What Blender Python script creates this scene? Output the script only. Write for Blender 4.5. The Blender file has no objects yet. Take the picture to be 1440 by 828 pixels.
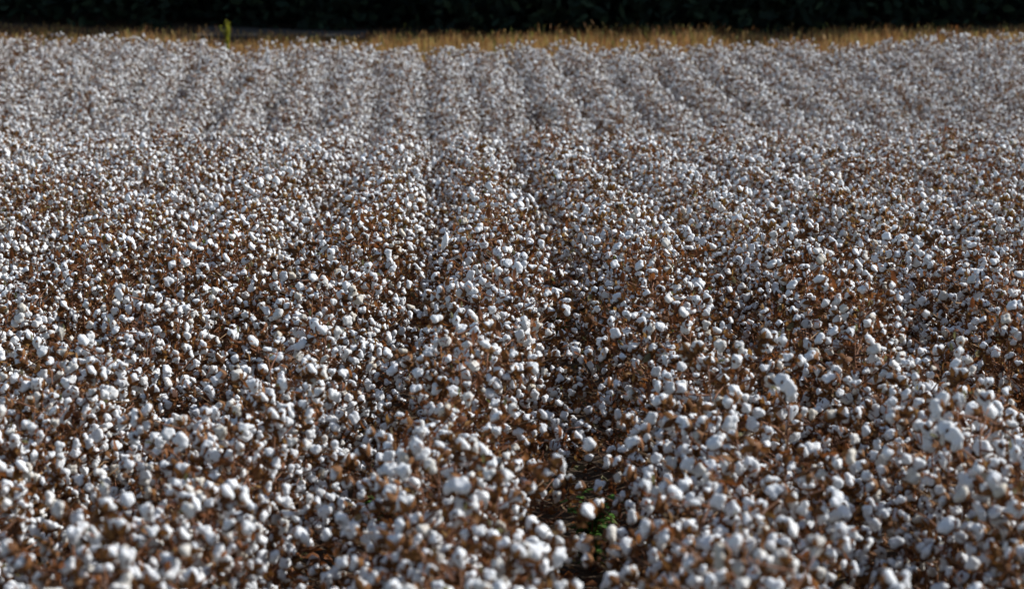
import bpy, bmesh, math, random
import numpy as np
from mathutils import Vector, Matrix, Euler, noise

S = bpy.context.scene
C = S.collection
PI = math.pi
rnd = random.Random(7)
nrs = np.random.RandomState(11)

# ----------------------------------------------------------------- materials
def new_mat(name):
    m = bpy.data.materials.new(name)
    m.use_nodes = True
    nt = m.node_tree
    nt.nodes.clear()
    return m, nt, nt.nodes.new('ShaderNodeOutputMaterial')

def ramp(nt, stops):
    r = nt.nodes.new('ShaderNodeValToRGB')
    e = r.color_ramp.elements
    while len(e) < len(stops):
        e.new(0.5)
    for k, (p, c) in enumerate(stops):
        e[k].position = p
        e[k].color = (c[0], c[1], c[2], 1)
    return r

def leafy_mat(name, stops, trans=0.35, rough=0.7):
    """thin dry or green matter: each separate leaf its own colour, some light let through"""
    m, nt, out = new_mat(name)
    g = nt.nodes.new('ShaderNodeNewGeometry')
    r = ramp(nt, stops)
    nt.links.new(g.outputs['Random Per Island'], r.inputs[0])
    p = nt.nodes.new('ShaderNodeBsdfPrincipled')
    p.inputs['Roughness'].default_value = rough
    p.inputs['Specular IOR Level'].default_value = 0.25
    nt.links.new(r.outputs[0], p.inputs['Base Color'])
    t = nt.nodes.new('ShaderNodeBsdfTranslucent')
    nt.links.new(r.outputs[0], t.inputs['Color'])
    mx = nt.nodes.new('ShaderNodeMixShader')
    mx.inputs[0].default_value = trans
    nt.links.new(p.outputs[0], mx.inputs[1])
    nt.links.new(t.outputs[0], mx.inputs[2])
    nt.links.new(mx.outputs[0], out.inputs['Surface'])
    return m

def lint_mat():
    m, nt, out = new_mat('cotton_lint')
    tc = nt.nodes.new('ShaderNodeTexCoord')
    n = nt.nodes.new('ShaderNodeTexNoise')
    n.inputs['Scale'].default_value = 55
    n.inputs['Detail'].default_value = 5
    nt.links.new(tc.outputs['Object'], n.inputs['Vector'])
    g = nt.nodes.new('ShaderNodeNewGeometry')
    isl = ramp(nt, [(0.0, (0.62, 0.56, 0.46)), (0.07, (0.75, 0.72, 0.66)), (0.25, (0.82, 0.82, 0.81)), (1.0, (0.835, 0.845, 0.85))])
    oi = nt.nodes.new('ShaderNodeObjectInfo')
    ad = nt.nodes.new('ShaderNodeMath'); ad.operation = 'ADD'
    fr = nt.nodes.new('ShaderNodeMath'); fr.operation = 'FRACT'
    nt.links.new(g.outputs['Random Per Island'], ad.inputs[0]); nt.links.new(oi.outputs['Random'], ad.inputs[1])
    nt.links.new(ad.outputs[0], fr.inputs[0]); nt.links.new(fr.outputs[0], isl.inputs[0])
    p = nt.nodes.new('ShaderNodeBsdfPrincipled')
    p.inputs['Roughness'].default_value = 0.95
    p.inputs['Specular IOR Level'].default_value = 0.05
    nt.links.new(isl.outputs[0], p.inputs['Base Color'])
    b = nt.nodes.new('ShaderNodeBump')
    b.inputs['Strength'].default_value = 0.5
    b.inputs['Distance'].default_value = 0.006
    nt.links.new(n.outputs[0], b.inputs['Height'])
    nt.links.new(b.outputs[0], p.inputs['Normal'])
    t = nt.nodes.new('ShaderNodeBsdfTranslucent')
    nt.links.new(isl.outputs[0], t.inputs['Color'])
    mx = nt.nodes.new('ShaderNodeMixShader')
    mx.inputs[0].default_value = 0.2
    nt.links.new(p.outputs[0], mx.inputs[1])
    nt.links.new(t.outputs[0], mx.inputs[2])
    nt.links.new(mx.outputs[0], out.inputs['Surface'])
    return m

def ground_mat():
    m, nt, out = new_mat('soil')
    tc = nt.nodes.new('ShaderNodeTexCoord')
    n1 = nt.nodes.new('ShaderNodeTexNoise'); n1.inputs['Scale'].default_value = 0.6; n1.inputs['Detail'].default_value = 6
    n2 = nt.nodes.new('ShaderNodeTexNoise'); n2.inputs['Scale'].default_value = 22; n2.inputs['Detail'].default_value = 8
    for n in (n1, n2):
        nt.links.new(tc.outputs['Object'], n.inputs['Vector'])
    mix = nt.nodes.new('ShaderNodeMath'); mix.operation = 'ADD'
    nt.links.new(n1.outputs[0], mix.inputs[0]); nt.links.new(n2.outputs[0], mix.inputs[1])
    half = nt.nodes.new('ShaderNodeMath'); half.operation = 'MULTIPLY'; half.inputs[1].default_value = 0.5
    nt.links.new(mix.outputs[0], half.inputs[0])
    r = ramp(nt, [(0.3, (0.028, 0.019, 0.012)), (0.52, (0.055, 0.036, 0.022)), (0.7, (0.085, 0.06, 0.038))])
    nt.links.new(half.outputs[0], r.inputs[0])
    p = nt.nodes.new('ShaderNodeBsdfPrincipled'); p.inputs['Roughness'].default_value = 0.95
    p.inputs['Specular IOR Level'].default_value = 0.1
    nt.links.new(r.outputs[0], p.inputs['Base Color'])
    b = nt.nodes.new('ShaderNodeBump'); b.inputs['Strength'].default_value = 0.7; b.inputs['Distance'].default_value = 0.03
    nt.links.new(n2.outputs[0], b.inputs['Height']); nt.links.new(b.outputs[0], p.inputs['Normal'])
    nt.links.new(p.outputs[0], out.inputs['Surface'])
    return m

def track_mat():
    m, nt, out = new_mat('track_dust')
    tc = nt.nodes.new('ShaderNodeTexCoord')
    n = nt.nodes.new('ShaderNodeTexNoise'); n.inputs['Scale'].default_value = 3; n.inputs['Detail'].default_value = 8
    nt.links.new(tc.outputs['Object'], n.inputs['Vector'])
    r = ramp(nt, [(0.3, (0.035, 0.03, 0.025)), (0.7, (0.07, 0.058, 0.046))])
    nt.links.new(n.outputs[0], r.inputs[0])
    p = nt.nodes.new('ShaderNodeBsdfPrincipled'); p.inputs['Roughness'].default_value = 0.95
    nt.links.new(r.outputs[0], p.inputs['Base Color'])
    nt.links.new(p.outputs[0], out.inputs['Surface'])
    return m

M_LINT = lint_mat()
M_BUR = leafy_mat('dry_bur', [(0.0, (0.055, 0.022, 0.008)), (0.5, (0.15, 0.060, 0.017)), (0.85, (0.25, 0.115, 0.03)), (1.0, (0.36, 0.20, 0.05))], 0.25)
M_LEAF = leafy_mat('dry_leaf', [(0.0, (0.045, 0.018, 0.008)), (0.45, (0.14, 0.047, 0.015)), (0.75, (0.23, 0.084, 0.024)), (0.88, (0.28, 0.16, 0.05)), (0.94, (0.20, 0.16, 0.10)), (1.0, (0.10, 0.12, 0.025))], 0.4)
M_STEM = leafy_mat('cotton_stem', [(0.0, (0.11, 0.045, 0.022)), (0.6, (0.20, 0.088, 0.042)), (1.0, (0.28, 0.18, 0.09))], 0.0)
M_GRASS = leafy_mat('dry_grass', [(0.0, (0.19, 0.065, 0.02)), (0.5, (0.36, 0.19, 0.065)), (0.8, (0.48, 0.32, 0.12)), (0.92, (0.30, 0.27, 0.06)), (1.0, (0.12, 0.16, 0.035))], 0.4)
M_WEED = leafy_mat('green_leaf', [(0.0, (0.04, 0.10, 0.012)), (1.0, (0.09, 0.20, 0.025))], 0.4)
M_SAP = leafy_mat('sapling_leaf', [(0.0, (0.20, 0.24, 0.015)), (1.0, (0.40, 0.38, 0.03))], 0.5)
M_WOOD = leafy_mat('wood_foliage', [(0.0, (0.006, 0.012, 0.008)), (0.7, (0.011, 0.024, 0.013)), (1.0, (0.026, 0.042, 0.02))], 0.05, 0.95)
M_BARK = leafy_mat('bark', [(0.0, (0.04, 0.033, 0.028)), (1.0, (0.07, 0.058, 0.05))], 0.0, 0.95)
M_SOIL = ground_mat()
M_TRACK = track_mat()

# ------------------------------------------------------------ mesh collector
class MB:
    """collects vertices, faces and a material slot per face"""
    def __init__(self):
        self.v = []; self.f = []; self.m = []; self.n = 0
    def add(self, verts, faces, slot=0):
        verts = np.asarray(verts, dtype=float).reshape(-1, 3)
        self.v.append(verts)
        for f in faces:
            self.f.append([i + self.n for i in f])
        self.m += [slot] * len(faces)
        self.n += len(verts)
    def tube(self, pts, rads, sides=5, slot=0):
        pts = [Vector(p) for p in pts]
        vs = []
        for i, p in enumerate(pts):
            d = (pts[min(i + 1, len(pts) - 1)] - pts[max(i - 1, 0)]).normalized()
            a = d.orthogonal().normalized() if abs(d.z) > 0.95 else d.cross(Vector((0, 0, 1))).normalized()
            b = d.cross(a)
            for k in range(sides):
                t = 2 * PI * k / sides
                vs.append(p + (a * math.cos(t) + b * math.sin(t)) * rads[i])
        fs = []
        for i in range(len(pts) - 1):
            for k in range(sides):
                k2 = (k + 1) % sides
                fs.append((i * sides + k, i * sides + k2, (i + 1) * sides + k2, (i + 1) * sides + k))
        fs.append(tuple(range((len(pts) - 1) * sides, len(pts) * sides)))
        self.add([tuple(v) for v in vs], fs, slot)
    def mesh(self, name, mats, smooth=True):
        me = bpy.data.meshes.new(name)
        if self.n:
            me.from_pydata(np.concatenate(self.v).tolist(), [], self.f)
        for m in mats:
            me.materials.append(m)
        if len(mats) > 1:
            me.polygons.foreach_set('material_index', self.m)
        me.polygons.foreach_set('use_smooth', [smooth] * len(me.polygons))
        me.update()
        return me

def add_mesh_to(mb, me_data, mat, slot):
    vs, fs = me_data
    v = np.asarray(vs)
    A = np.array(mat)
    mb.add(v @ A[:3, :3].T + A[:3, 3], fs, slot)

def quads_mesh(name, centers, u, w, mats, bend=None):
    """many leaf quads at once, folded along the middle"""
    n = len(centers)
    mid = np.zeros_like(centers) if bend is None else bend
    v = np.empty((n, 6, 3))
    v[:, 0] = centers - u - w * 0.6; v[:, 1] = centers - u * 0.1 - w + mid * 0; v[:, 2] = centers + u
    v[:, 3] = centers + u * 1.0 + w * 0.1; v[:, 4] = centers - u * 0.1 + w; v[:, 5] = centers - u + w * 0.6
    v[:, 1] += mid; v[:, 4] += mid
    idx = np.arange(n)[:, None] * 6
    f = np.concatenate([idx + np.array([[0, 1, 4, 5]]), idx + np.array([[1, 2, 3, 4]])], axis=0)
    me = bpy.data.meshes.new(name)
    me.vertices.add(n * 6); me.vertices.foreach_set('co', v.reshape(-1))
    nf = len(f)
    me.loops.add(nf * 4); me.loops.foreach_set('vertex_index', f.reshape(-1).astype(np.int32))
    me.polygons.add(nf); me.polygons.foreach_set('loop_start', (np.arange(nf) * 4).astype(np.int32))
    for m in mats:
        me.materials.append(m)
    me.update(calc_edges=True)
    me.validate()
    return me

def link(name, me, parent=None, kind=None, label=None, cat=None, group=None):
    o = bpy.data.objects.new(name, me)
    C.objects.link(o)
    if parent: o.parent = parent
    if kind: o['kind'] = kind
    if label: o['label'] = label
    if cat: o['category'] = cat
    if group: o['group'] = group
    return o

# ------------------------------------------------------------------ terrain
ROW = 0.97            # row spacing
FURROW = 0.18         # the furrow the eye looks along
def smooth(a, b, t):
    t = max(0.0, min(1.0, (t - a) / (b - a)))
    return t * t * (3 - 2 * t)
_P = [(-400, 0.0), (29, 0.0), (33, -0.12), (36.5, -0.42), (39, -0.50), (42, -0.37), (55, 0.81), (62, 1.49), (70, 2.27), (74, 2.4), (120, 2.6), (900, 2.6)]
_PX = np.arange(-5, 125, 0.25)
_PZ = np.interp(_PX, [p[0] for p in _P], [p[1] for p in _P])
_K = np.hanning(15); _K /= _K.sum()
_PZ = np.convolve(np.pad(_PZ, 7, mode='edge'), _K, mode='valid')
def ground_z(x, y):
    z = float(np.interp(y, _PX, _PZ))
    k = smooth(38, 54, y)
    xs = x + 2.6
    z += k * min(1.0, (0.0026 if xs < 0 else 0.0012) * xs * xs)
    z += 0.05 * noise.noise(Vector((x * 0.16, y * 0.11, 3.1))) * smooth(3, 14, y)
    return z
def row_x(x0, y):
    b = 0.0
    if y > 17: b += (min(y, 35) - 17) * 0.046
    if y > 35: b += (y - 35) * 0.06
    return x0 - b
def furrow_depth(x, y):
    if y > 55.5: return 0.0
    off = row_x(0, y)
    t = ((x - off - FURROW) / ROW) % 1.0
    return -0.05 * math.cos(2 * PI * t) * (1 - smooth(53, 55.5, y))

def make_ground():
    xs = np.concatenate([[-600, -250, -120, -60, -35], np.arange(-24, 24.01, 0.24), [35, 60, 120, 250, 600]])
    ys = np.concatenate([[-300, -100, -30, -8], np.arange(0, 24, 0.5), np.arange(24, 76, 0.6), [80, 90, 105, 130, 180, 300, 600, 900]])
    nx = len(xs)
    vs = [(x, y, ground_z(x, y) + (furrow_depth(x, y) if abs(x) < 25 and y > -10 else 0)) for y in ys for x in xs]
    fs = [(j * nx + i, j * nx + i + 1, (j + 1) * nx + i + 1, (j + 1) * nx + i) for j in range(len(ys) - 1) for i in range(nx - 1)]
    mb = MB(); mb.add(vs, fs)
    o = link('ground', mb.mesh('ground', [M_SOIL]), kind='structure')
    # dirt track between the rough grass and the wood
    mb = MB()
    tx = np.arange(-9.5, -4.9, 0.5)
    vs = []; fs = []
    for i, x in enumerate(tx):
        for k in range(5):
            y = 65.6 + k * 0.6 + 0.25 * math.sin(x * 0.9 + k)
            vs.append((x, y, ground_z(x, y) + 0.02))
    for i in range(len(tx) - 1):
        for k in range(4):
            fs.append((i * 5 + k, (i + 1) * 5 + k, (i + 1) * 5 + k + 1, i * 5 + k + 1))
    mb.add(vs, fs)
    link('dirt_track', mb.mesh('dirt_track', [M_TRACK]), kind='structure')
make_ground()

# ----------------------------------------------------------- boll components
def ico(sub):
    bm = bmesh.new()
    bmesh.ops.create_icosphere(bm, subdivisions=sub, radius=1)
    v = [x.co.copy() for x in bm.verts]; f = [tuple(q.index for q in p.verts) for p in bm.faces]
    bm.free()
    return v, f
ICO3 = ico(3)

def lint_data(seed, style):
    """an open boll's lint: four or five locks swelling out of the bur (unit about 1 = 3.3 cm radius, +Z away from the stalk)"""
    r = random.Random(seed)
    nl = r.choice([3, 4, 4, 5])
    a0 = r.random() * 6.28
    lobes = []
    for k in range(nl):
        a = a0 + 2 * PI * k / nl + r.uniform(-.25, .25)
        el = r.uniform(-0.1, 0.55)
        lobes.append((Vector((math.cos(a) * math.cos(el), math.sin(a) * math.cos(el), math.sin(el))), r.uniform(0.8, 1.12)))
    if r.random() < .6:
        lobes.append((Vector((r.uniform(-.3, .3), r.uniform(-.3, .3), 1)).normalized(), r.uniform(.75, 1.0)))
    off = Vector((r.random() * 50, r.random() * 50, r.random() * 50))
    vs = []
    for d in ICO3[0]:
        rs = [0.46 + 0.10 * max(0, d.z)]
        for l, w in lobes:            # each lock a ball of its own, seen from the boll's middle
            c = l * (0.57 * w); q = 0.50 * w
            bq = d.dot(c); disc = bq * bq - c.length_squared + q * q
            if disc > 0: rs.append(bq + math.sqrt(disc))
        rad = math.log(sum(math.exp(13 * q) for q in rs)) / 13
        rad += 0.06 * noise.noise(d * 2.6 + off) + 0.04 * noise.noise(d * 7 + off) + 0.04 * noise.noise(d * 16 + off)
        p = d * rad
        if p.z < 0: p.z *= 0.72
        if style == 'hang':       # locks that have slipped out of the bur
            k = max(0.0, 0.35 - d.z)
            p.z -= k * 1.15
            p.x += k * 0.35 * math.sin(off.x + p.z * 2); p.x *= 1 - .18 * k; p.y *= 1 - .3 * k
        if style == 'flat':
            p.x *= 1.15; p.z *= 0.85
        vs.append(tuple(p))
    return vs, ICO3[1]

def bur_data(seed, open_=1.0):
    """the dry star of four or five pointed husk valves under the lint"""
    r = random.Random(seed)
    n = r.choice([4, 5, 5])
    vs = []; fs = []
    a0 = r.random() * 6.28
    for k in range(n):
        a = a0 + 2 * PI * k / n
        ca, sa = math.cos(a), math.sin(a)
        L = r.uniform(1.0, 1.35); W = 0.38
        prof = []
        for i in range(6):
            t = i / 5
            rr = 0.10 + open_ * L * (t ** 0.9) * 0.92
            zz = -0.78 + 0.95 * t ** 1.7 * (1.5 - 0.55 * open_) + (0.12 if t > .95 else 0)
            w = W * (math.sin(PI * min(1, t * 0.86 + 0.14)) ** 0.8) + 0.02
            prof.append((rr, zz, w))
        b = len(vs)
        for rr, zz, w in prof:
            for s, lift in ((-1, .14), (0, -.08), (1, .14)):
                x = rr * ca - s * w * sa; y = rr * sa + s * w * ca
                vs.append((x + r.uniform(-.03, .03), y + r.uniform(-.03, .03), zz + lift * w * 1.6))
        for i in range(5):
            for j in range(2):
                fs.append((b + i * 3 + j, b + i * 3 + j + 1, b + (i + 1) * 3 + j + 1, b + (i + 1) * 3 + j))
    mb = MB(); mb.add(vs, fs)
    mb.tube([(0, 0, -1.35), (0, 0, -0.72)], [0.08, 0.20], 6)
    return np.concatenate(mb.v).tolist(), mb.f

LINTS = [lint_data(100 + k, s) for k, s in enumerate(['round'] * 5 + ['flat', 'flat', 'hang', 'hang'])]
BURS = [bur_data(200 + k, o) for k, o in enumerate([1.0, 0.9, 1.1])]
EMPTY = [bur_data(300 + k, o) for k, o in enumerate([0.7, 0.95])]
def data_mesh(name, d, mats):
    mb = MB(); mb.add(d[0], d[1]); return mb.mesh(name, mats)
LINT_ME = [data_mesh('lint', d, [M_LINT]) for d in LINTS]
BUR_ME = [data_mesh('bur', d, [M_BUR]) for d in BURS]
EMPTY_ME = [data_mesh('empty_bur', d, [M_BUR]) for d in EMPTY]
BOLL_ME = {}
def boll_mesh(li, bi):      # lint and bur in one mesh, for plants too far off to show the bur apart
    if (li, bi) not in BOLL_ME:
        mb = MB()
        mb.add(LINTS[li][0], LINTS[li][1], 0); mb.add(BURS[bi][0], BURS[bi][1], 1)
        BOLL_ME[(li, bi)] = mb.mesh('boll', [M_LINT, M_BUR])
    return BOLL_ME[(li, bi)]

# ------------------------------------------------------------ plant variants
UNIT = 0.0316
def plant_variant(seed, H, nbolls, nleaves, nempty, spread, lowest=0.18):
    r = random.Random(seed)
    stem = MB()
    lean = Vector((r.uniform(-.06, .06), r.uniform(-.06, .06), 0))
    main = []
    for i in range(9):
        t = i / 8
        main.append(Vector((lean.x * t * t + r.uniform(-.008, .008), lean.y * t * t + r.uniform(-.008, .008), H * t - 0.03)))
    stem.tube(main, [0.009 * (1 - .72 * i / 8) for i in range(9)], 6)
    def on_main(z):
        t = max(0, min(.999, (z + .03) / H)) * 8
        i = int(t); return main[i].lerp(main[i + 1], t - i)
    slots = []
    nb = 17
    az = r.random() * 6.28
    for k in range(nb):
        z = H * (lowest + (0.98 - lowest) * k / (nb - 1)) - 0.03
        az += 2.4 + r.uniform(-.5, .5)
        f = k / (nb - 1)
        L = spread * (1 - .70 * f) * r.uniform(.55, 1.12)
        d = Vector((math.cos(az), math.sin(az), r.uniform(.25, .75)))
        p = on_main(z); pts = [p.copy()]
        segs = 4
        for s in range(segs):
            d2 = d + Vector((r.uniform(-.3, .3), r.uniform(-.3, .3), r.uniform(-.25, .2)))
            p = p + d2.normalized() * (L / segs)
            pts.append(p.copy())
        stem.tube(pts, [0.0046, 0.0038, 0.0031, 0.0025, 0.002], 4)
        out = Vector((math.cos(az), math.sin(az), 0))
        for s in (4, 3, 2):
            if s < 4 and L < 0.07 * (5 - s): continue
            slots.append((f + (0.15 if s == 4 else 0), pts[s], out))
    top = on_main(H * 0.995)
    slots.append((2, top, Vector((r.uniform(-.4, .4), r.uniform(-.4, .4), .6))))
    # fill the fruiting positions, then double up into clusters
    slots.sort(key=lambda q: -q[0] + r.uniform(-.35, .35))
    bolls = []; used = []
    k = 0
    while len(bolls) < nbolls and k < 900:
        f, p, out = slots[k % len(slots)] if k < len(slots) else r.choice(slots)
        k += 1
        dr = (out * r.uniform(.2, 1.0) + Vector((r.uniform(-.5, .5), r.uniform(-.5, .5), r.uniform(-.35, 1.0)))).normalized()
        li = r.choices(range(9), [5, 5, 5, 5, 5, 3, 3, 1.2, 1.2])[0]
        if li >= 7: dr = (dr * .6 + Vector((0, 0, 1))).normalized()
        sc = UNIT * r.choice([r.uniform(.62, .85), r.uniform(.8, 1.0), r.uniform(.92, 1.1)]) * (.82 if li >= 7 else 1)
        c = p + dr * (sc * 1.25) + Vector((r.uniform(-.012, .012),) * 3)
        if any((c - q).length < (sc + s2) * 0.66 for q, s2 in used): continue
        used.append((c, sc))
        rot = dr.to_track_quat('Z', 'Y') @ Euler((0, 0, r.random() * 6.28)).to_quaternion()
        bolls.append((li, r.randrange(3), Matrix.Translation(c) @ rot.to_matrix().to_4x4() @ Matrix.Scale(sc, 4)))
    empt = []
    for q in range(nempty * 3):
        if len(empt) >= nempty: break
        f, p, out = r.choice(slots)
        dr = (out + Vector((r.uniform(-.5, .5), r.uniform(-.5, .5), r.uniform(-.2, 1.0)))).normalized()
        sc = UNIT * r.uniform(.65, .95)
        c = p + dr * sc * 1.2
        if any((c - q2).length < sc * 1.2 for q2, s2 in used): continue
        used.append((c, sc))
        empt.append((r.randrange(2), Matrix.Translation(c) @ dr.to_track_quat('Z', 'Y').to_matrix().to_4x4() @ Matrix.Scale(sc, 4)))
    # shrivelled leaves
    lv = MB()
    for q in range(nleaves):
        f, p, out = r.choice(slots)
        L = r.uniform(.009, .024) if r.random() < .93 else r.uniform(.024, .038)
        W = L * r.uniform(.25, .6)
        c = p + Vector((r.uniform(-.05, .05), r.uniform(-.05, .05), r.uniform(-.06, .05)))
        R = Euler((r.uniform(0, 6.28), r.uniform(0, 6.28), r.uniform(0, 6.28))).to_matrix()
        cu = r.uniform(.3, 1.2)
        vs = []
        for i in range(4):
            t = i / 3 - .5
            ang = t * cu * 2
            bx = math.sin(ang) / max(cu, .1) * L; bz = (1 - math.cos(ang)) / max(cu, .1) * L
            w = W * (1 - (2 * abs(t)) ** 1.6 * .85)
            for s, z in ((-1, .4), (0, 0), (1, .4)):
                v = R @ Vector((bx, s * w, bz + z * w)) + c
                vs.append((v.x, v.y, max(.005, v.z)))
        fs = [(i * 3 + j, i * 3 + j + 1, (i + 1) * 3 + j + 1, (i + 1) * 3 + j) for i in range(3) for j in range(2)]
        lv.add(vs, fs)
    full = MB()     # the same plant as one mesh
    for mb, slot in ((stem, 0), (lv, 3)):
        full.add(np.concatenate(mb.v), mb.f, slot)
    for li, bi, mt in bolls:
        add_mesh_to(full, LINTS[li], mt, 1); add_mesh_to(full, BURS[bi], mt, 2)
    for ei, mt in empt:
        add_mesh_to(full, EMPTY[ei], mt, 2)
    return dict(stem=stem.mesh('stem', [M_STEM]), leaves=lv.mesh('dry_leaves', [M_LEAF]), bolls=bolls, empty=empt,
                full=full.mesh('cotton_plant_whole', [M_STEM, M_LINT, M_BUR, M_LEAF]), H=H)

VAR = [plant_variant(1, .98, 60, 110, 8, .66), plant_variant(2, .93, 62, 95, 7, .71), plant_variant(3, 1.04, 58, 115, 10, .63),
       plant_variant(4, .90, 62, 95, 7, .71), plant_variant(5, .97, 50, 150, 12, .67),
       plant_variant(6, 1.01, 24, 260, 20, .64), plant_variant(7, 1.10, 30, 220, 18, .58), plant_variant(8, .94, 18, 270, 22, .64),
       plant_variant(9, .97, 66, 34, 4, .66), plant_variant(10, 1.02, 62, 44, 5, .62)]     # the whitest, farther up the field

# --------------------------------------------------------------- the camera
CAM = Vector((0, 0, 2.65)); F = 3400.0; YAW = math.atan(50 / F); PITCH = math.atan(399 / F)
cam = bpy.data.cameras.new('camera')
cam.sensor_width = 36; cam.lens = 36 * F / 1440
cam.clip_start = 0.1; cam.clip_end = 3000
cam.dof.use_dof = True; cam.dof.focus_distance = 15.2; cam.dof.aperture_fstop = 2.9; cam.dof.aperture_blades = 9
co = bpy.data.objects.new('camera', cam); C.objects.link(co)
co.location = CAM; co.rotation_euler = (PI / 2 - PITCH, 0, YAW)
S.camera = co
CM = Matrix.Translation(CAM) @ Euler((PI / 2 - PITCH, 0, YAW)).to_matrix().to_4x4()
CI = CM.inverted()
def project(p):
    q = CI @ Vector(p)
    if q.z > -0.5: return None
    return 720 + F * q.x / -q.z, 414 - F * q.y / -q.z

# ----------------------------------------------------- where each plant stands
plants = []
rr = random.Random(42)
for k in range(-26, 27):
    x0 = FURROW + (k + .5) * ROW
    y = 6.25 + rr.random() * .2
    while y < 55.4 + .5 * math.sin(k * 1.3) + rr.uniform(-.3, .3):
        x = row_x(x0, y) + rr.gauss(0, .085 + .05 * smooth(30, 42, y) + .16 * smooth(52.8, 53.6, y))
        if k in (0, -1) and (8.6 < y < 12 or 17.6 < y < 19.6): x += .10 if k == 0 else -.10      # the furrow stands open where the weeds grow
        half = y * 720 / F + 1.9
        if abs(x + y * 50 / F) < half:
            br = noise.noise(Vector((x * .55, y * .28, 7.7))) + .55 * noise.noise(Vector((x * 1.7, y * .9, 2.2)))
            if y < 24: br += .02
            br -= .42 * smooth(30, 40, y)
            if 11 < y < 18.5: br += .12
            if 29 < y < 34: br += .16
            vi = rr.choice([5, 6, 7]) if br > rr.uniform(.10, .40) else (rr.choice([8, 9, 0, 1, 2, 3]) if rr.random() < smooth(22, 40, y) else rr.randrange(5))
            plants.append([x, y, k, vi, rr.random() * 6.28, rr.uniform(.89, 1.09) * (1 + .02 * smooth(30, 40, y)) * (1 + .06 * noise.noise(Vector((x * .4, y * .3, 9)))), rr.uniform(-.07, .07), rr.uniform(-.07, .07)])
        y += rr.uniform(.12, .23)

def in_frame(p):
    z = ground_z(p[0], p[1])
    for h in (.55, 1.0):
        q = project((p[0], p[1], z + h))
        if q and -60 < q[0] < 1500 and -10 < q[1] < 850: return True
    return False
near = sorted((p for p in plants if p[1] < 26 and in_frame(p)), key=lambda p: p[1])[:300]
near_ids = set(id(p) for p in near)
rest = [p for p in plants if id(p) not in near_ids]

# --------------------------------------------- individual plants with parts
FULL_PARTS = 120
ORD = ['foremost', 'second', 'third', 'fourth', 'fifth', 'sixth']
def row_words(k):
    n = (k + 1) if k >= 0 else -k
    w = {1: 'first', 2: 'second', 3: 'third', 4: 'fourth', 5: 'fifth', 6: 'sixth'}.get(n, 'outermost')
    return '%s row %s of central furrow' % (w, 'right' if k >= 0 else 'left')
LOOK = ['white-bolled', 'crowded white-bolled', 'tall white-bolled', 'low crowded white-bolled', 'leafy white-bolled', 'brown sparse', 'tall brown stalky', 'low brown bare', 'very white low-leaved', 'tall very white']
counts = {}
protos = {}
def part_copy(proto, parent, mat=None):
    o = proto.copy(); C.objects.link(o); o.parent = parent
    if mat is not None: o.matrix_local = mat
    return o
def first_or_copy(key, name, me, parent, mat=None):
    if key not in protos:
        o = bpy.data.objects.new(name, me); C.objects.link(o); o.parent = parent
        if mat is not None: o.matrix_local = mat
        protos[key] = o
        return o
    return part_copy(protos[key], parent, mat)
root0 = None
def tuft_at(y): return Vector((-143 / F * y, y, 2.65 - 330 / F * y))      # where the long loose tuft hangs, among the plants at distance y
def tuft_gap(p):
    t = tuft_at(p[1] - .12); top = ground_z(p[0], p[1]) + .93 * p[5]
    return abs(t.x - p[0]) + 1.5 * abs(t.z + .06 - top) + (0 if p[3] < 5 else .15)
TUFT = min(near, key=tuft_gap)
for i, p in enumerate(near):
    x, y, k, vi, rz, sc, tx, ty = p
    if root0 is None:
        o = root0 = bpy.data.objects.new('cotton_plant', None); o.empty_display_size = .1
    else:
        o = root0.copy()
    C.objects.link(o)
    o.location = (x, y, ground_z(x, y) + furrow_depth(x, y)); o.rotation_euler = (tx, ty, rz); o.scale = (sc, sc, sc)
    n = counts[k] = counts.get(k, 0) + 1
    if p is TUFT:
        lab = 'cotton plant with one long loose white tuft of lint hanging from it'
    elif n <= 6:
        lab = '%s cotton plant, %s from the camera in %s' % (LOOK[vi], ORD[n - 1], row_words(k))
    else:
        band = 'near' if y < 10 else ('middle' if y < 14 else 'farther')
        lab = '%s cotton plant in %s stretch of %s' % (LOOK[vi], band, row_words(k))
    o['label'] = lab; o['category'] = 'cotton plant'
    o['group'] = 'cotton plants in ' + row_words(k)
    V = VAR[vi]
    first_or_copy(('stem', vi), 'stem', V['stem'], o)
    first_or_copy(('leaves', vi), 'dry_leaves', V['leaves'], o)
    for li, bi, mt in V['bolls']:
        if i < FULL_PARTS:
            b = first_or_copy(('lint', li), 'boll', LINT_ME[li], o, mt)
            first_or_copy(('bur', bi), 'bur', BUR_ME[bi], b)
        else:
            first_or_copy(('boll', li, bi), 'boll', boll_mesh(li, bi), o, mt)
    for ei, mt in V['empty']:
        first_or_copy(('empty', ei), 'empty_bur', EMPTY_ME[ei], o, mt)
    if p is TUFT:
        vs = []
        for d in ICO3[0]:
            q = d * (1 + .30 * noise.noise(d * 2.2) + .16 * noise.noise(d * 5 + Vector((9, 3, 1))) + .08 * noise.noise(d * 13))
            t = (q.z + 1) / 2
            vs.append((q.x * (.036 - .012 * t) - .035 * (1 - t) ** 2, q.y * .03, q.z * .085))
        mb = MB(); mb.add(vs, ICO3[1])
        w = link('loose_tuft', mb.mesh('loose_tuft', [M_LINT]), parent=o, label='long loose tuft of white lint hanging down')
        w.matrix_local = (Matrix.LocRotScale(o.location, o.rotation_euler, o.scale)).inverted() @ Matrix.Translation(tuft_at(y - .24) + Vector((0, 0, .03))) @ Matrix.Scale(.62, 4)
        print('tuft', x, y, tuft_gap(p), near[-1][1])

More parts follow.
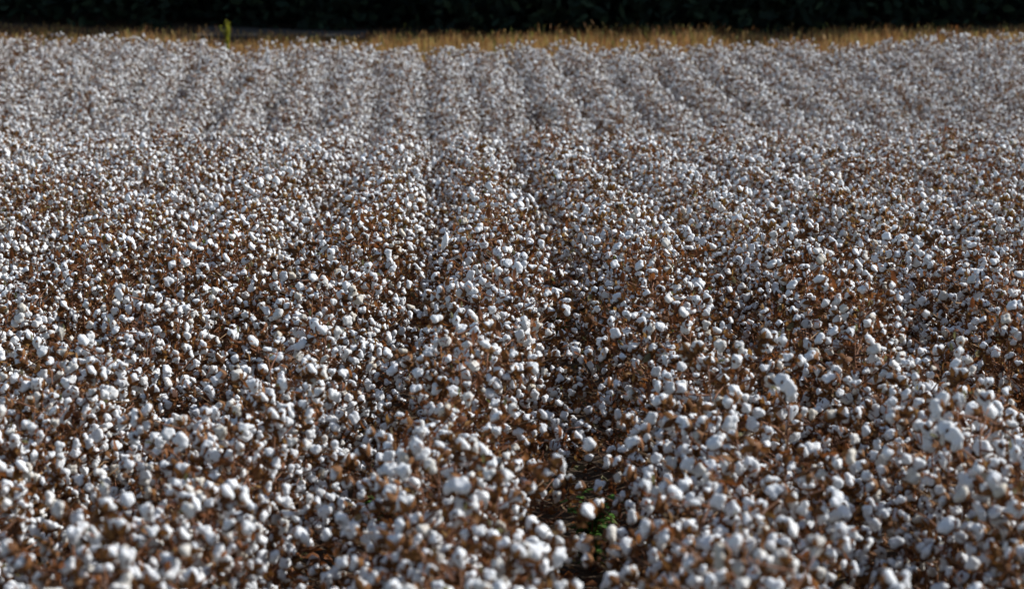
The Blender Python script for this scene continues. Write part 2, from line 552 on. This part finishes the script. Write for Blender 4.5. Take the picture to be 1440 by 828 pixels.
# -------------------------------------- the rest of the field as one object
src = bpy.data.collections.new('plant_kinds')     # not linked to the scene: only the source shapes
for v in VAR:
    so = bpy.data.objects.new('cotton_plant_whole', v['full']); src.objects.link(so)
me = bpy.data.meshes.new('cotton_field')
me.from_pydata([(p[0], p[1], ground_z(p[0], p[1]) + furrow_depth(p[0], p[1])) for p in rest], [], [])
a = me.attributes.new('kind_index', 'INT', 'POINT'); a.data.foreach_set('value', [p[3] for p in rest])
a = me.attributes.new('turn', 'FLOAT_VECTOR', 'POINT'); a.data.foreach_set('vector', [c for p in rest for c in (p[6], p[7], p[4])])
a = me.attributes.new('size', 'FLOAT', 'POINT'); a.data.foreach_set('value', [p[5] for p in rest])
fo = link('cotton_crop', me, kind='stuff', label='white cotton plants filling the field beyond the nearest rows', cat='cotton crop')
ng = bpy.data.node_groups.new('crop', 'GeometryNodeTree')
ng.interface.new_socket('Geometry', in_out='INPUT', socket_type='NodeSocketGeometry')
ng.interface.new_socket('Geometry', in_out='OUTPUT', socket_type='NodeSocketGeometry')
gi = ng.nodes.new('NodeGroupInput'); go = ng.nodes.new('NodeGroupOutput')
ci = ng.nodes.new('GeometryNodeCollectionInfo'); ci.inputs['Collection'].default_value = src
ci.inputs['Separate Children'].default_value = True; ci.inputs['Reset Children'].default_value = True
ip = ng.nodes.new('GeometryNodeInstanceOnPoints'); ip.inputs['Pick Instance'].default_value = True
def attr(n, t):
    q = ng.nodes.new('GeometryNodeInputNamedAttribute'); q.data_type = t; q.inputs['Name'].default_value = n
    return [s for s in q.outputs if s.enabled and s.name == 'Attribute'][0]
e2r = ng.nodes.new('FunctionNodeEulerToRotation')
ng.links.new(attr('turn', 'FLOAT_VECTOR'), e2r.inputs[0])
ng.links.new(gi.outputs[0], ip.inputs['Points']); ng.links.new(ci.outputs[0], ip.inputs['Instance'])
ng.links.new(attr('kind_index', 'INT'), ip.inputs['Instance Index'])
ng.links.new(e2r.outputs[0], ip.inputs['Rotation']); ng.links.new(attr('size', 'FLOAT'), ip.inputs['Scale'])
ng.links.new(ip.outputs[0], go.inputs[0])
md = fo.modifiers.new('crop', 'NODES'); md.node_group = ng

# ------------------------------------------------- litter in the furrows
def rand_dirs(n, flat=1.0):
    u = nrs.normal(size=(n, 3)); u[:, 2] *= flat
    u /= np.linalg.norm(u, axis=1)[:, None]
    t = nrs.normal(size=(n, 3)); w = np.cross(u, t); w /= np.linalg.norm(w, axis=1)[:, None]
    return u, w
n = 26000
ly = 8 + 24 * nrs.rand(n); lx = (nrs.rand(n) - .5) * 2 * (ly * .212 + .6) - ly * 50 / F
cz = np.array([ground_z(a, b) + furrow_depth(a, b) + .012 for a, b in zip(lx, ly)])
u, w = rand_dirs(n, .25)
ls = nrs.uniform(.010, .036, n)[:, None]; cz += nrs.rand(n) ** 2 * .08
link('leaf_litter', quads_mesh('leaf_litter', np.stack([lx, ly, cz], 1), u * ls, w * ls * .6, [M_LEAF], bend=np.array([[0, 0, 1]]) * ls * .35),
     kind='stuff', label='fallen brown leaves lying in the furrows', cat='leaf litter')

# ----------------------------------------------------------- dry grass strip
def make_grass():
    g = random.Random(5)
    V = []; Fc = []; nv = 0
    for q in range(46000):
        x = g.uniform(-17, 17); y = 55.6 + 10.4 * g.random() ** 1.1
        px = 770 + F * x / y
        dens = noise.noise(Vector((x * .5, y * .4, 1.5)))
        if dens < g.uniform(-.75, .1): continue
        h = .42 - .16 * smooth(6, 12, abs(x)) + .14 * noise.noise(Vector((x * .35, y * .2, 4.4))) + .17 * noise.noise(Vector((x * 1.6, y * .8, 8.4)))
        h *= 1.0 + .30 * math.exp(-((px - 830) / 110) ** 2) + .12 * math.exp(-((px - 560) / 90) ** 2)
        if 310 < px < 520: h *= .74
        if px < 170: h *= .6
        if y > 66.2 and 300 < px < 530 and g.random() < .7: continue
        if y > 64: h *= .8
        stalk = g.random() < .07
        h *= g.uniform(1.05, 1.32) if stalk else g.uniform(.5, 1.05)
        a = g.random() * 6.28; b = g.uniform(.05, .38) * h
        wd = g.uniform(.006, .011)
        z = ground_z(x, y); ca, sa = math.cos(a), math.sin(a)
        t2 = g.random() * 6.28; wx, wy = math.cos(t2) * wd, math.sin(t2) * wd
        ks = (0, .4, .75, 1.0); ws = (1, .85, .6, .08)
        if stalk: ks = (0, .72, .86, 1.0); ws = (.5, .4, 1.7, .3)
        for t, s in zip(ks, ws):
            bx, by = ca * b * t * t, sa * b * t * t
            zz = z + h * t * (1 - .12 * t)
            V.append((x + bx - wx * s, y + by - wy * s, zz)); V.append((x + bx + wx * s, y + by + wy * s, zz))
        for i in range(3):
            Fc.append((nv + 2 * i, nv + 2 * i + 1, nv + 2 * i + 3, nv + 2 * i + 2))
        nv += 8
    me = bpy.data.meshes.new('dry_grass'); me.from_pydata(V, [], Fc); me.materials.append(M_GRASS); me.update()
    link('dry_grass', me, kind='stuff', label='strip of tall golden dry grass along the far edge of the cotton', cat='dry grass')
make_grass()

# ------------------------------------------------------------- the dark wood
def make_wood():
    g = random.Random(9)
    cs = []; sz = []
    trunks = MB()
    for q in range(95):
        x = g.uniform(-46, 46); y = 71.5 + 26 * g.random() ** 1.2
        z = ground_z(x, y); H = g.uniform(11, 16)
        bx, by = g.uniform(-.5, .5), g.uniform(-.5, .5)
        trunks.tube([(x, y, z - .2), (x + bx * .3, y + by * .3, z + H * .35), (x + bx, y + by, z + H * .9)], [g.uniform(.14, .26), .12, .03], 8)
        for l in range(6):
            a = g.random() * 6.28; zz = z + H * g.uniform(.25, .8); L = g.uniform(1.5, 3)
            trunks.tube([(x + bx * .3, y + by * .3, zz), (x + L * math.cos(a), y + L * math.sin(a), zz + L * .45)], [.06, .015], 5)
        n = 1300
        clumps = [(g.gauss(0, 1.7), g.gauss(0, 1.7), g.uniform(.16, 1.0)) for _ in range(26)]
        for l in range(n):
            c = clumps[l % 26]
            cs.append((x + c[0] + g.gauss(0, .55), y + c[1] + g.gauss(0, .55), z + H * c[2] + g.gauss(0, .5))); sz.append(g.uniform(.22, .5))
    n1 = len(cs)
    for q in range(90000):          # undergrowth along the edge and deeper in
        x = g.uniform(-40, 40)
        y = (67.5 if -10.5 < x < -3.2 else 66.4) + 14 * g.random() ** 1.6
        if noise.noise(Vector((x * .35, 3.3, 0))) > .32 : y += .8
        top = 3.4 + 1.4 * noise.noise(Vector((x * .5, y * .3, 6)))
        z = ground_z(x, y)
        cs.append((x, y, z + top * g.random() ** .8)); sz.append(g.uniform(.09, .24))
    for q in range(40000):
        x = g.uniform(-55, 55); y = g.uniform(78, 100)
        cs.append((x, y, ground_z(x, y) + 6.5 * g.random())); sz.append(g.uniform(.25, .5))
    cs = np.array(cs); sz = np.array(sz)[:, None]
    u, w = rand_dirs(len(cs), .8)
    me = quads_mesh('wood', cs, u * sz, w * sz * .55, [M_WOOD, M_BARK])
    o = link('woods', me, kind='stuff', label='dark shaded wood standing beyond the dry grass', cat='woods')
    # trunks joined into the same object
    bm = bmesh.new(); bm.from_mesh(me)
    tm = trunks.mesh('t', [M_WOOD, M_BARK]); tm.polygons.foreach_set('material_index', [1] * len(tm.polygons))
    bm.from_mesh(tm); bm.to_mesh(me); bm.free()
    bpy.data.meshes.remove(tm)
make_wood()

# --------------------------------------------- small green plants on their own
def leafy_thing(name, loc, H, nst, nleaf, leaf, spread, mat, label, cat, seed, group=None, low=.2):
    g = random.Random(seed)
    e = bpy.data.objects.new(name, None); C.objects.link(e); e.location = loc; e.empty_display_size = .1
    e['label'] = label; e['category'] = cat
    if group: e['group'] = group
    st = MB(); lv = MB()
    for s in range(nst):
        a = g.random() * 6.28; sp = spread * g.uniform(.3, 1); h = H * g.uniform(.75, 1)
        pts = [Vector((math.cos(a) * sp * t * t, math.sin(a) * sp * t * t, h * t)) for t in (0, .33, .66, 1)]
        pts[0].z = -.02
        st.tube(pts, [.007, .005, .004, .002], 5)
        for l in range(nleaf):
            t = g.uniform(low, 1) * 3
            i = min(2, int(t)); p = pts[i].lerp(pts[i + 1], t - i)
            b = g.random() * 6.28; d = Vector((math.cos(b), math.sin(b), g.uniform(-.2, .8))).normalized()
            sd = d.cross(Vector((0, 0, 1))).normalized()
            L = leaf * g.uniform(.6, 1.2); W = L * .33
            v = [p, p + d * L * .45 - sd * W, p + d * L + Vector((0, 0, -L * .25)), p + d * L * .45 + sd * W, p + d * L * .45 + Vector((0, 0, -.1 * L))]
            lv.add([tuple(q) for q in v], [(0, 1, 4), (1, 2, 4), (2, 3, 4), (3, 0, 4)])
    link('stem', st.mesh('stem', [M_STEM]), parent=e)
    link('leaves', lv.mesh('leaves', [mat]), parent=e)
    return e
def at(px, y): return (px - 770) / F * y
sx = at(320, 60.5)
leafy_thing('sapling', (sx, 60.5, ground_z(sx, 60.5)), 1.02, 8, 55, .08, .15, M_SAP, 'yellow-green young sapling standing in the dry grass before the dark wood', 'sapling', 3, low=.3)
GX = [(FURROW + .03, 11.5, .42, 'bright green weed low in the central furrow near the camera'),
      (FURROW - .09, 19.3, .46, 'green weed in the central furrow about halfway up the field'),
      (FURROW - ROW + .02, 11.6, .42, 'green weed in the first furrow left of the central one')]
for q, (x, y, h, lab) in enumerate(GX):
    leafy_thing('green_weed', (x, y, ground_z(x, y) + furrow_depth(x, y)), h, 10, 18, .085, .20, M_WEED, lab, 'weed', 20 + q, 'green weeds in the furrows')

# ------------------------------------------------------------------- light
SUN_EL = math.radians(35); SUN_AZ = math.radians(72)     # azimuth clockwise from +Y: to the right and a little ahead
w = bpy.data.worlds.new('World'); S.world = w; w.use_nodes = True
nt = w.node_tree; nt.nodes.clear()
sky = nt.nodes.new('ShaderNodeTexSky'); sky.sky_type = 'NISHITA'; sky.sun_disc = False
sky.sun_elevation = SUN_EL; sky.sun_rotation = SUN_AZ
bg = nt.nodes.new('ShaderNodeBackground'); bg.inputs['Strength'].default_value = 0.09
wo = nt.nodes.new('ShaderNodeOutputWorld')
nt.links.new(sky.outputs[0], bg.inputs[0]); nt.links.new(bg.outputs[0], wo.inputs[0])
sl = bpy.data.lights.new('sun', 'SUN'); sl.energy = 5.0; sl.angle = math.radians(.5); sl.color = (1, .995, .985)
so = bpy.data.objects.new('sun', sl); C.objects.link(so)
d = Vector((math.sin(SUN_AZ) * math.cos(SUN_EL), math.cos(SUN_AZ) * math.cos(SUN_EL), math.sin(SUN_EL)))
so.rotation_euler = d.to_track_quat('Z', 'Y').to_euler(); so.location = (0, 0, 30)

S.render.engine = 'CYCLES'
S.cycles.max_bounces = 5; S.cycles.diffuse_bounces = 3; S.cycles.transmission_bounces = 3; S.cycles.transparent_max_bounces = 4
S.cycles.use_denoising = True
S.view_settings.view_transform = 'Standard'; S.view_settings.look = 'None'
S.view_settings.exposure = 0.5; S.view_settings.gamma = 1; S.view_settings.use_curve_mapping = False
print('plants', len(near), 'rest', len(rest), 'objects', len(S.objects), 'last near y', near[-1][1])
